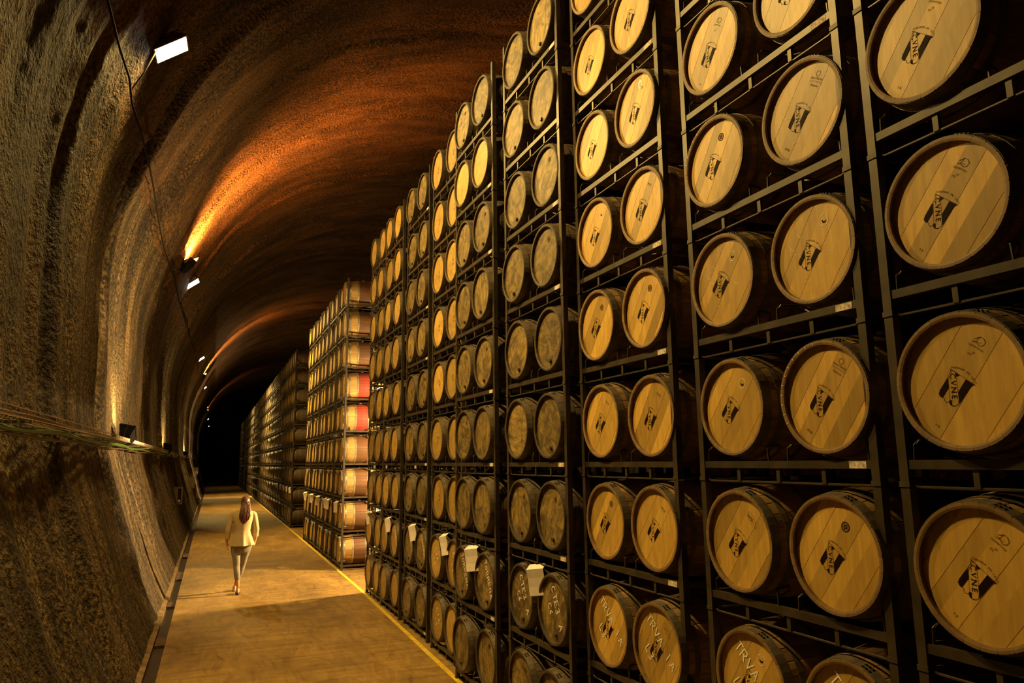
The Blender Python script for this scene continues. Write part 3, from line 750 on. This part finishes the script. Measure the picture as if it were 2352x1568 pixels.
def make_rack(x, y, lv, label, group, sticker=False, detail=True):
    t = thing('barrel_rack', label, 'rack', (x, y, Z0+lv*PZ), (0, 0, 0), group)
    for sx in (0, RD):
        for sy in (-1, 1):
            p_ = ob('post', POST, t, (sx, sy*RW/2, 0))
            if sx == 0 and detail: ob('collar', SLEEVE, p_)
    for sx in (0, RD):
        ob('rail', RAIL, t, (sx, 0, 0)); ob('tie_bar', TIE, t, (sx, 0, 0))
        for sy in (-.32, 0, .32): ob('strut', STRUT, t, (sx, sy, 0))
    for sy in (-1, 1): ob('side_rail', SIDE, t, (0, sy*RW/2, 0)); ob('side_bar', SIDE2, t, (0, sy*RW/2, 0))
    if detail:
        for sy in (-.335, .335):
            ob('cradle', CRADLE, t, (0, sy, 0)); ob('cradle', CRADLE, t, (RD, sy, 0), (0, 0, math.pi))
    if sticker: ob('torn_sticker', STICK, t, (0, -RW/2+.10, 0))
    return t

A = [(2.852, 13.59), (2.850, 12.255), (2.862, 10.68), (2.845, 9.107), (2.727, 7.668), (2.745, 6.06), (2.856, 4.675), (2.868, 3.12), (2.87, 1.688)]
NUM = ['one','two','three','four','five','six','seven','eight','nine','ten']
count = 0
rackpos = ['rightmost rack'] + ['%s rack from right' % ORD[k] for k in range(1, 9)]
MK = {(7,5,0): ['stamp','ticks','scratches'], (7,5,1): ['saint','scratches'], (7,4,1): ['ring','crescent','scratches'], (7,4,0): ['ring','crescent','scratches'], (7,3,0): ['ring','crescent'], (7,3,1): ['saint','ticks'],
      (7,2,0): ['oval','bar','script'], (7,2,1): ['stamp'], (7,6,0): ['demptos'], (6,6,1): ['hex','hexdot','script'], (6,5,0): ['ring','crescent'], (6,5,1): ['script'], (6,4,0): ['stamp'], (6,4,1): ['stamp'],
      (6,2,0): ['stamp'], (6,2,1): ['script'], (6,3,0): ['script'], (6,3,1): ['script'], (6,1,1): ['bar','oval','trva'], (6,1,0): ['trva'], (7,1,0): ['ring','crescent','trva'], (7,1,1): ['trva'], (5,1,0): ['cte'], (5,1,1): ['cte'], (4,1,0): ['tor'], (4,1,1): ['tor'],
      (3,1,0): ['cla'], (3,1,1): ['cla'], (2,1,0): ['tor'], (2,1,1): ['tor'], (1,1,0): ['tor'], (1,1,1): ['tor'], (0,1,0): ['tor'], (3,0,0): ['bar','cla'], (0,1,1): ['tor']}
BZ = .318-RB      # barrel base relative to the rail top
SHIFT = -.035
for ri, (x, y) in enumerate(A):
    pos = rackpos[8-ri]
    for lv in range(9):
        z = Z0+lv*PZ
        if not any(in_frame((x, y+dy, z+dz), 40, 60) for dy in (-.66, 0, .66) for dz in (-.1, .3, .62)): continue
        make_rack(x, y, lv, 'black steel stacking frame, tier %s, %s' % (NUM[lv], pos), 'stacking frames of the near racks', sticker=ri >= 2 and (lv+ri) % 3 != 0)
        for c, dy in ((0, .342), (1, -.342)):
            if not any(in_frame((x, y+dy+a_*.28, z+.32+b_*.28), 10, 10) for a_, b_ in ((0,0),(1,0),(-1,0),(0,1),(0,-1))): continue
            side = ('left', 'right')[c]
            logo = ri >= 6
            old = ri in (2, 5) or (ri == 4 and lv != 7)
            style = 'old' if old else 'light'
            look = 'golden oak barrel with black shield print' if logo else ('weathered dark oak barrel' if old else 'pale plain oak barrel')
            jx = random.uniform(-.02, .02)
            marks = list(MK.get((ri, lv, c), []))
            if ri == 8: marks = ['demptos']
            if ri in (0, 1, 3) and lv > 1: marks.append('small_mark')
            if old and random.random() < .35 and lv != 1: marks.append('stamp')
            if style == 'light' and not logo: style = 'worn'
            make_barrel((x-.05+BL/2+jx, y+dy+SHIFT*(ri >= 6)+(.015 if ri >= 7 and c == 0 else 0)+random.uniform(-.008, .008), z+BZ), '%s, %s barrel, row %s, %s' % (look, side, NUM[lv], pos), style,
                        'barrels of the near racks', roll=random.uniform(-.1, .1), boards=logo, staves='light' if logo else None, marks=marks, spigot=old and random.random() < .75)
            count += 1

BX = 2.875; BY0 = 17.32+RW/2+.02
for k in range(5):
    y = BY0+k*1.53
    for lv in range(9):
        z = Z0+lv*PZ
        make_rack(BX, y, lv, 'black steel stacking frame in middle block, tier %s, %s from aisle end' % (NUM[lv], ORD[k]), 'stacking frames of the middle block', detail=k < 2)
        for c, dy in ((0, .342), (1, -.342)):
            end = k == 0 and c == 1
            n_ = k*2+(1-c)
            if end: lab = 'oak barrel showing its %s side at aisle end, middle block, row %s' % ('wine-red stained' if lv in (4, 5) else 'brown stained, shade-darkened', NUM[lv])
            else: lab = 'oak barrel in middle block, row %s, %s barrel from the aisle end' % (NUM[lv], ORD[n_])
            make_barrel((BX-.03+BL/2+random.uniform(-.02, .02), y+dy+random.uniform(-.008, .008), z+BZ), lab, 'worn', 'barrels of the middle block', roll=random.uniform(-.1, .1),
                        staves=('wine' if lv in (4, 5) else 'brown') if end else None, hoops='bright' if end else 'dark', rivets=False, marks=['small_mark'] if k < 2 else [])
            count += 1
CX = 2.89; CY0 = 29.3+RW/2
for k in range(3):
    y = CY0+k*1.5
    for lv in range(9):
        z = Z0+lv*PZ
        make_rack(CX, y, lv, 'black steel stacking frame in far dark block, tier %s, %s from its near end' % (NUM[lv], ORD[k]), 'stacking frames of the far block', detail=False)
        for c, dy in ((0, .342), (1, -.342)):
            make_barrel((CX-.03+BL/2, y+dy, z+BZ), 'oak barrel in far dark block, row %s, %s barrel from its near end' % (NUM[lv], ORD[k*2+1-c]), 'worn', 'barrels of the far block', roll=random.uniform(-.1, .1), rivets=False)
            count += 1

# ---- everything further off or behind the front row: one object each
def low_barrel():
    n = 14; v = []; f = []; fm = []
    pr = [(HEADX, 0), (HEADX, RE-TH), (HX, RE-TH+.004), (HX, RE+.003), (HX+.05, r_out(HX+.05)+.003), (HX+.052, r_out(HX+.05)), (HX+.095, r_out(HX+.1)), (HX+.097, r_out(HX+.1)+.003), (HX+.13, r_out(HX+.13)+.003), (HX+.132, r_out(HX+.13)), (HX+.3, r_out(HX+.3)), (0, RB), (-HX-.3, r_out(.16)), (-HX-.13, r_out(HX+.13)), (-HX, RE), (-HX, 0)]
    m_ = len(pr); mi = [0, 1, 1, 2, 2, 3, 2, 2, 2, 3, 3, 3, 3, 3, 3]
    for i in range(n):
        a = 2*math.pi*i/n
        for x, r_ in pr: v.append((x, -r_*math.sin(a), r_*math.cos(a)))
    for i in range(n):
        j = (i+1) % n
        for k in range(m_-1): f.append((i*m_+k, i*m_+k+1, j*m_+k+1, j*m_+k)); fm.append(mi[k])
    return np.array(v), np.array(f), np.array(fm)
lv_, lf_, lm_ = low_barrel()
pos_ = []
for x, y in A+[(BX, BY0+k*1.53) for k in range(5)]+[(CX, CY0+k*1.5) for k in range(3)]:
    for l in range(9):
        for dy in (.342, -.342): pos_.append((x+.95+BL/2, y+dy, Z0+l*PZ+.318))
far = []
FARB = [CY0+k*1.5 for k in range(3, 19)]+[60.2+k*1.5 for k in range(8)]+[74.5+k*1.5 for k in range(10)]
for y in FARB:
    for l in range(9):
        for dy in (.342, -.342): far.append((CX-.03+BL/2+random.uniform(-.02, .02), y+dy, Z0+l*PZ+.318))
allp = np.array(pos_+far)
VV = (lv_[None]+allp[:, None]).reshape(-1, 3); FF = (lf_[None]+(np.arange(len(allp))*len(lv_))[:, None, None]).reshape(-1, 4)
me = bpy.data.meshes.new('stacked_barrels'); me.vertices.add(len(VV)); me.vertices.foreach_set('co', VV.ravel())
me.loops.add(FF.size); me.loops.foreach_set('vertex_index', FF.ravel().astype(np.int32)); me.polygons.add(len(FF)); me.polygons.foreach_set('loop_start', np.arange(0, FF.size, 4))
for mm in (M['head_plain'], M['chime_old'], M['hoop'], M['stave_old']): me.materials.append(mm)
me.polygons.foreach_set('material_index', np.tile(lm_, len(allp)).astype(np.int32)); me.update(calc_edges=True); me.validate()
tag(ob('stacked_barrels', me), 'mass of further oak barrels behind the front row and down the tunnel', 'barrels', kind='stuff')
q = MB()
for y in FARB:
    for l in range(9):
        z = Z0+l*PZ
        q.box((CX-.018, y-RW/2, z-.04), (CX+.018, y+RW/2, z)); q.box((CX-.008, y-RW/2, z-.124), (CX+.008, y+RW/2, z-.112)); q.box((CX+RD-.018, y-RW/2, z-.04), (CX+RD+.018, y+RW/2, z))
    for sx in (0, RD):
        for sy in (-1, 1): q.box((CX+sx-PW/2, y+sy*RW/2-PW/2, 0), (CX+sx+PW/2, y+sy*RW/2+PW/2, 9*PZ+Z0-.12))
for x, y in A+[(BX, BY0+k*1.53) for k in range(5)]+[(CX, CY0+k*1.5) for k in range(3)]:
    for l in range(9):
        z = Z0+l*PZ; x2 = x+1.0
        q.box((x2-.018, y-RW/2, z-.04), (x2+.018, y+RW/2, z)); q.box((x2+RD-.018, y-RW/2, z-.04), (x2+RD+.018, y+RW/2, z))
    for sx in (0, RD):
        for sy in (-1, 1): q.box((x2+sx-PW/2, y+sy*RW/2-PW/2, 0), (x2+sx+PW/2, y+sy*RW/2+PW/2, 9*PZ+Z0-.12))
tag(ob('stacked_racks', q.build('stacked_racks', M['steel_dark'])), 'mass of further black steel frames behind and down the tunnel', 'racks', kind='stuff')

# ------------------------------------------------------------------ paper sheets hung on the frames
def paper(loc, wd, h, tilt, label, yaw_=0):
    n = 6; v = []; f = []
    for s_ in (0, .0012):
        for i in range(n):
            t = (0, .05, .10, .4, .7, 1)[i]
            for sy in (-1, 1): v.append((-.082*min(1, t*12)+.012*math.sin(t*2.6)+s_, sy*wd/2*(1-.06*t), -.010*(t > 0)-h*t))
    for s_ in (0, 2*n):
        for i in range(n-1): q_ = s_+2*i; f.append((q_, q_+1, q_+3, q_+2))
    me = mesh('paper_sheet', v, f, M['paper'])
    t = thing('paper_sheet', label, 'paper', loc, (tilt, 0, yaw_), 'paper sheets on the racks')
    ob('sheet', me, t); ob('clip', MB().box((-.008, -.018, -.012), (.006, .018, .010)).build('clip', M['black']), t)
zt = Z0+2*PZ-.122
for ri, dy, wd, h in ((5, -.02, .17, .25), (4, .02, .18, .26), (3, .0, .13, .26), (2, .08, .14, .24), (1, .05, .14, .24), (0, .45, .12, .24)):
    x, y = A[ri]
    paper((x-.012, y+dy, zt), wd, h, random.uniform(-.22, -.08), 'white paper sheet hanging at second row of %s' % rackpos[8-ri], random.uniform(.45, .8))
for ki, (k, dy) in enumerate(((0, .0), (1, -.2), (1, .35), (2, .3), (3, .2), (4, .3))):
    y = BY0+k*1.53+dy
    paper((BX-.012, y, zt), .15, .26, random.uniform(-.25, .1), 'small white paper sheet in middle block, %s from its aisle end' % ORD[ki], random.uniform(.3, .9))
for j in range(6):
    y = CY0-.3+j*1.3
    paper((CX-.012, y, zt), .10, .22, random.uniform(-.25, .1), 'tiny white paper sheet in far dark block, %s from its near end' % ORD[j], random.uniform(.3, .9))

# ------------------------------------------------------------------ cables, tray, boxes on the wall
def wall_pt(y, z, off=.05): return (wall_x(z)+off, y, z)
CABLE = [(6.5, 7.5), (8.24, 7.46), (9.25, 7.48), (10.1, 7.54), (10.7, 7.48), (11.8, 7.54), (13.1, 7.57), (14.3, 7.56), (15.9, 7.5), (18.2, 7.47), (20.2, 7.58), (21.9, 7.64), (24.8, 7.62), (29.3, 7.72), (34.2, 7.85), (38, 8.0), (44.5, 8.1), (52, 7.8), (62, 8.1), (84, 8.1)]
pts = [wall_pt(y, z, .15) for y, z in CABLE]
P3 = np.array(pts); cc = []
for i in range(len(P3)-1):
    for k in range(6): cc.append(tuple(P3[i]*(1-k/6)+P3[i+1]*k/6))
cb = thing('lamp_cable', 'black cable looping along the wall between the floodlights', 'cable', (0, 0, 0))
ob('run', MB().tube(cc, .015, 7).build('cable_run', M['black'], True), cb)
for y in (10.6, 21.6, 25.6, 44.5, 62):
    a = Vector(wall_pt(y-.2, np.interp(y-.2, [c[0] for c in CABLE], [c[1] for c in CABLE]), .15)); e = Vector((-.98, y, 8.42)) if y != 21.6 else Vector((-1.0, 21.6, 7.95))
    md = (a+e)/2+Vector((-.02, 0, -.10))
    ob('branch', MB().tube([a, md, e], .009, 6).build('cable_branch', M['black'], True), cb)

tr = thing('cable_tray', 'wire mesh cable tray running along the tunnel wall', 'cable tray', (0, 0, 0))
ys = list(np.arange(5.5, 34, .5))+list(np.arange(34, 100, 2.))
lines = [(.06, .02), (.13, .02), (.20, .02), (.27, .02), (.06, .09), (.27, .09)]
for dx, dz in lines:
    ob('wire', MB().tube([(wall_x(tray_z(y))+dx, y, tray_z(y)+dz) for y in ys], .0045, 5).build('tray_wire', M['wire']), tr)
q = MB()
for y in np.arange(5.5, 34, .12):
    z = tray_z(y); x = wall_x(z)
    q.tube([(x+.06, y, z+.09), (x+.06, y, z+.02), (x+.27, y, z+.02), (x+.27, y, z+.09)], .0032, 4, False)
tag(ob('cross_wires', q.build('tray_cross_wires', M['wire']), tr), kind='stuff')
for y in np.arange(7, 60, 2.4):
    z = tray_z(y); x = wall_x(z)
    ob('bracket', MB().box((x-.02, y-.015, z-.012), (x+.28, y+.015, z+.012)).box((x-.02, y-.015, z-.10), (x+.05, y+.015, z-.012)).build('tray_bracket', M['grey_metal']), tr)
def run(name, label, dx, dz, r, m, wob=.012, sp=.5):
    yy2 = list(np.arange(5.5, 40, sp))+list(np.arange(40, 100, 3.))
    pts = [(wall_x(tray_z(y))+dx+wob*math.sin(y*2.1+dz*90), y, tray_z(y)+dz+wob*.7*math.sin(y*1.3+dx*50)) for y in yy2]
    tag(ob(name, MB().tube(pts, r, 8).build(name, m, True)), label, 'cable')
run('power_cable', 'thick brown cable lying in the wire tray, outermost', .22, .045, .018, M['cable_brown'])
run('power_cable', 'thin dark cable lying in the wire tray, beside the wall', .11, .04, .013, M['black'])
run('power_cable', 'pale brown cable lying in the middle of the wire tray', .165, .045, .015, plain('cable_pale', (.25, .16, .09), .5))
run('green_conduit', 'green conduit hanging just below the wire tray', .17, -.045, .024, M['green'], .02)
run('power_cable', 'dark red-brown cable sagging under the green conduit', .13, -.095, .014, M['cable_brown'], .02)

def wall_box(y, z, wd, h, label, red=True):
    x = wall_x(z-h/2)-.05; t = thing('switch_box', label, 'box', (x, y, z-h/2))
    ob('body', MB().box((0, 0, 0), (wd+.12, .3, h)).build('box_body', M['box']), t)
    ob('cover', MB().box((.15, -.012, .06), (wd+.08, 0, h-.06)).build('box_cover', M['black' if red else 'box']), t)
    if red: ob('switch', MB().box((.20, -.04, h*.36), (wd+.02, -.012, h*.80)).build('box_switch', M['red']), t); ob('notice', MB().box((.17, -.016, .08), (wd+.06, -.0121, .16)).build('box_notice', M['chalk']), t)
    ob('supply_conduit', MB().tube([(.10, .1, h-.005), (.0, .1, h+.5), (-.16, .1, h+1.2)], .012, 6).build('box_conduit', M['black']), t)
wall_box(28.6, 1.36, .17, .60, 'grey switch box with red switch on the lower wall')
wall_box(45.0, 1.4, .25, .6, 'small dark switch box further along the lower wall', False)
wall_box(64.0, 1.9, .25, .6, 'tiny switch box far along the lower wall', False)

# ------------------------------------------------------------------ person walking away
PX, PY = .60, 15.18
per = thing('person', 'person with long brown hair in pale jacket walking away down the aisle', 'person', (PX, PY, 0))
def remesh(mb, name, m, vox, smooth=2, extra=None):
    me = mb.build(name+'_raw'); o = bpy.data.objects.new('tmp', me); COL.objects.link(o)
    rm = o.modifiers.new('r', 'REMESH'); rm.mode = 'VOXEL'; rm.voxel_size = vox; rm.use_smooth_shade = True
    sm = o.modifiers.new('s', 'SMOOTH'); sm.factor = .5; sm.iterations = smooth
    dg = bpy.context.evaluated_depsgraph_get(); dg.update()
    out = bpy.data.meshes.new_from_object(o.evaluated_get(dg)); out.name = name
    bpy.data.objects.remove(o); out.materials.clear(); out.materials.append(m)
    out.polygons.foreach_set('use_smooth', [True]*len(out.polygons)); return out
def limb(mb, pts, rs, n=14):
    P = np.array(pts, float); R_ = np.array(rs, float); t = np.arange(len(P)); tt = np.linspace(0, len(P)-1, (len(P)-1)*5+1)
    C = catmull(P, 5); mb.tube([tuple(p) for p in C], [float(a) for a in np.interp(tt, t, R_)], n); return mb
# joints: x right, y forward (away), z up
SH = {-1: (-.185, .0, 1.50), 1: (.195, .0, 1.50)}
EL = {-1: (-.245, -.02, 1.20), 1: (.265, .03, 1.21)}
WR = {-1: (-.262, .03, .965), 1: (.262, .10, .985)}
HP_ = {-1: (-.095, .0, .95), 1: (.105, .0, .95)}
KN = {-1: (-.065, -.01, .52), 1: (.05, .17, .53)}
AN = {-1: (-.025, -.05, .135), 1: (-.055, .36, .115)}
bd = MB()
bd.loft([(.02,0,.86,.155,.105),(.02,0,.93,.172,.115),(.015,0,1.02,.158,.105),(.01,0,1.13,.128,.088),(.01,0,1.22,.130,.092),(.012,0,1.33,.155,.105),(.015,0,1.43,.170,.100),(.015,0,1.50,.150,.080),(.02,.005,1.545,.080,.062)], 24)
limb(bd, [(.02,.005,1.50),(.03,.01,1.56),(.04,.03,1.62)], [.058,.050,.050])
bd.loft([(.045,.035,1.595,.045,.060),(.045,.045,1.625,.058,.080),(.045,.040,1.68,.070,.092),(.045,.035,1.735,.074,.096),(.045,.03,1.785,.064,.083),(.045,.03,1.815,.035,.048)], 20)
bd.ball((.045,.135,1.69),(.013,.02,.024)); 
for s_ in (-1, 1): bd.ball((.045+s_*.074,.03,1.695),(.010,.020,.032)); bd.ball((.045+s_*.03,.120,1.715),(.013,.010,.009))
bd.ball((.045,.128,1.645),(.025,.010,.009))
for s_ in (-1, 1):
    limb(bd, [SH[s_], EL[s_], WR[s_]], [.050,.037,.024])
    w_ = np.array(WR[s_]); 
    palm = [w_+np.array((0,.005,.01)), w_+np.array((-s_*.004,.012,-.045)), w_+np.array((-s_*.010,.018,-.085))]
    bd.loft([(p[0],p[1],p[2],rx,ry) for p,rx,ry in zip(palm[::-1],(.015,.017,.020),(.038,.038,.027))], 12)
    for k,(dy,ln) in enumerate(((-.030,.062),(-.010,.075),(.011,.080),(.031,.070))):
        b0 = palm[2]+np.array((0,dy,.006)); e1 = b0+np.array((-s_*.008,.004,-ln*.5)); e2 = b0+np.array((-s_*.028,.008,-ln*.95))
        limb(bd, [b0,e1,e2], [.0095,.0088,.0075], 8)
    b0 = palm[1]+np.array((-s_*.006,.026,.02)); limb(bd, [b0,b0+np.array((-s_*.020,.028,-.028)),b0+np.array((-s_*.028,.034,-.060))], [.012,.0105,.0085], 8)
    limb(bd, [HP_[s_], tuple((np.array(HP_[s_])*.5+np.array(KN[s_])*.5)+np.array((s_*.004,.012,0))), KN[s_], tuple(np.array(KN[s_])*.62+np.array(AN[s_])*.38+np.array((0,-.03,0))), AN[s_]], [.090,.075,.054,.048,.029])
    a_ = np.array(AN[s_]); fy = .16
    limb(bd, [a_+np.array((0,-.03,-.045)), a_+np.array((0,.03,-.05)), a_+np.array((-.01*(s_>0),.12,-.075)), a_+np.array((-.015*(s_>0),.175,-.085))], [.030,.036,.034,.022])
ob('body', remesh(bd, 'person_body', M['skin'], .0065, 3), per)
# trousers
tr_ = MB()
tr_.loft([(.012,0,.765,.10,.085),(.012,0,.80,.150,.104),(.016,0,.84,.170,.114),(.02,0,.88,.180,.120),(.02,0,.93,.185,.124),(.015,0,1.0,.17,.114)], 24)
for s_ in (-1, 1):
    h_, k_, a_ = (np.array(q_[s_]) for q_ in (HP_, KN, AN)); cuff = k_*.34+a_*.66+np.array((0,-.012,0))
    limb(tr_, [h_+np.array((0,0,-.02)), h_*.66+k_*.34+np.array((s_*.008,.008,0)), h_*.3+k_*.7, k_, k_*.68+a_*.32+np.array((0,-.03,0)), cuff], [.100,.086,.070,.060,.060,.046], 18)
ob('trousers', remesh(tr_, 'trousers', M['trousers'], .008, 2), per)
# jacket: fitted back, peplum folds, three-quarter sleeves
jk = MB()
def fold(i, a): return 1.0+(.10*max(0, (4-i)/4)*math.cos(9*a+.6)+.03*max(0, (3-i)/3)*math.cos(17*a) if i < 4 else .008*math.cos(7*a+i))
jk.loft([(.008,-.005,.895,.225,.165),(.008,-.003,.96,.206,.150),(.008,0,1.04,.182,.130),(.01,0,1.11,.155,.110),(.012,0,1.18,.143,.102),(.012,0,1.26,.156,.110),(.014,0,1.36,.180,.122),(.016,0,1.44,.200,.118),(.018,0,1.50,.200,.100),(.02,.005,1.545,.150,.078),(.022,.01,1.575,.075,.068)], 56, fold)
for s_ in (-1, 1):
    S_, E_, W2 = (np.array(q_[s_]) for q_ in (SH, EL, WR)); cuff = E_*.30+W2*.70
    limb(jk, [S_+np.array((-s_*.03,0,-.01)), S_+np.array((s_*.012,0,-.03)), S_*.55+E_*.45+np.array((s_*.006,0,0)), E_, E_*.6+cuff*.4, cuff], [.052,.056,.056,.052,.050,.048], 18)
ob('jacket', remesh(jk, 'jacket', M['jacket'], .006, 1), per)
# hair: crown cap, half tied back, long fall down the back
hr = MB()
hr.loft([(.045,.005,1.60,.078,.085),(.045,.008,1.66,.084,.098),(.045,.015,1.72,.086,.102),(.045,.018,1.775,.078,.096),(.045,.02,1.815,.056,.072),(.045,.022,1.838,.022,.03)], 26, lambda i, a: 1+.02*math.cos(11*a))
hr.loft([(.035,-.125,1.31,.012,.008),(.032,-.130,1.345,.050,.024),(.030,-.128,1.40,.088,.036),(.032,-.118,1.47,.100,.044),(.040,-.098,1.55,.096,.050),(.045,-.070,1.63,.088,.052),(.046,-.052,1.70,.074,.050),(.046,-.030,1.76,.05,.04)], 40, lambda i, a: 1+.05*math.cos(13*a+i*.5)+.03*math.cos(23*a))
rs = random.Random(5)
for k in range(34):
    u = rs.uniform(-1, 1); z1 = 1.30+.10*abs(u)+rs.uniform(-.01, .06); x0 = .045+u*.075
    limb(hr, [(x0,-.07-.02*(1-u*u),1.70),(x0+u*.012+rs.uniform(-.008,.008),-.118-.015*(1-u*u),1.58),(.035+u*.092+rs.uniform(-.01,.01),-.150-.012*(1-u*u),1.46),(.033+u*.075+rs.uniform(-.015,.015),-.150,z1)], [.008,.011,.011,.004], 6)
hr.ball((.047,-.088,1.735),(.034,.018,.016)); 
hobj = ob('hair', remesh(hr, 'hair', M['hair'], .0055, 1), per)
ob('hair_clip', MB().box((.02,-.112,1.722),(.074,-.098,1.746)).build('hair_clip', M['hoop_bright']), hobj)
# wedge shoes
for s_ in (-1, 1):
    a_ = np.array(AN[s_]); sh = MB(); dx = -.012 if s_ > 0 else 0
    up_ = MB()
    up_.loft([(a_[0]+dx,a_[1]+.055,.045,.038,.122),(a_[0]+dx,a_[1]+.045,.075,.037,.112),(a_[0]+dx*.5,a_[1]+.010,.105,.033,.062)], 20)
    o = ob('shoe', remesh(up_, 'shoe', M['shoe'], .006, 1), per)
    so = MB(); n = 20
    so.loft([(a_[0]+dx,a_[1]+.055,.0,.035,.122),(a_[0]+dx,a_[1]+.055,.012,.039,.127),(a_[0]+dx,a_[1]+.052,.048,.039,.123)], 20)
    ob('wedge_sole', so.build('wedge_sole', M['sole'] if s_ < 0 else M['shoe'], True), o)
print('individual barrels', count, 'objects', len(bpy.data.objects))
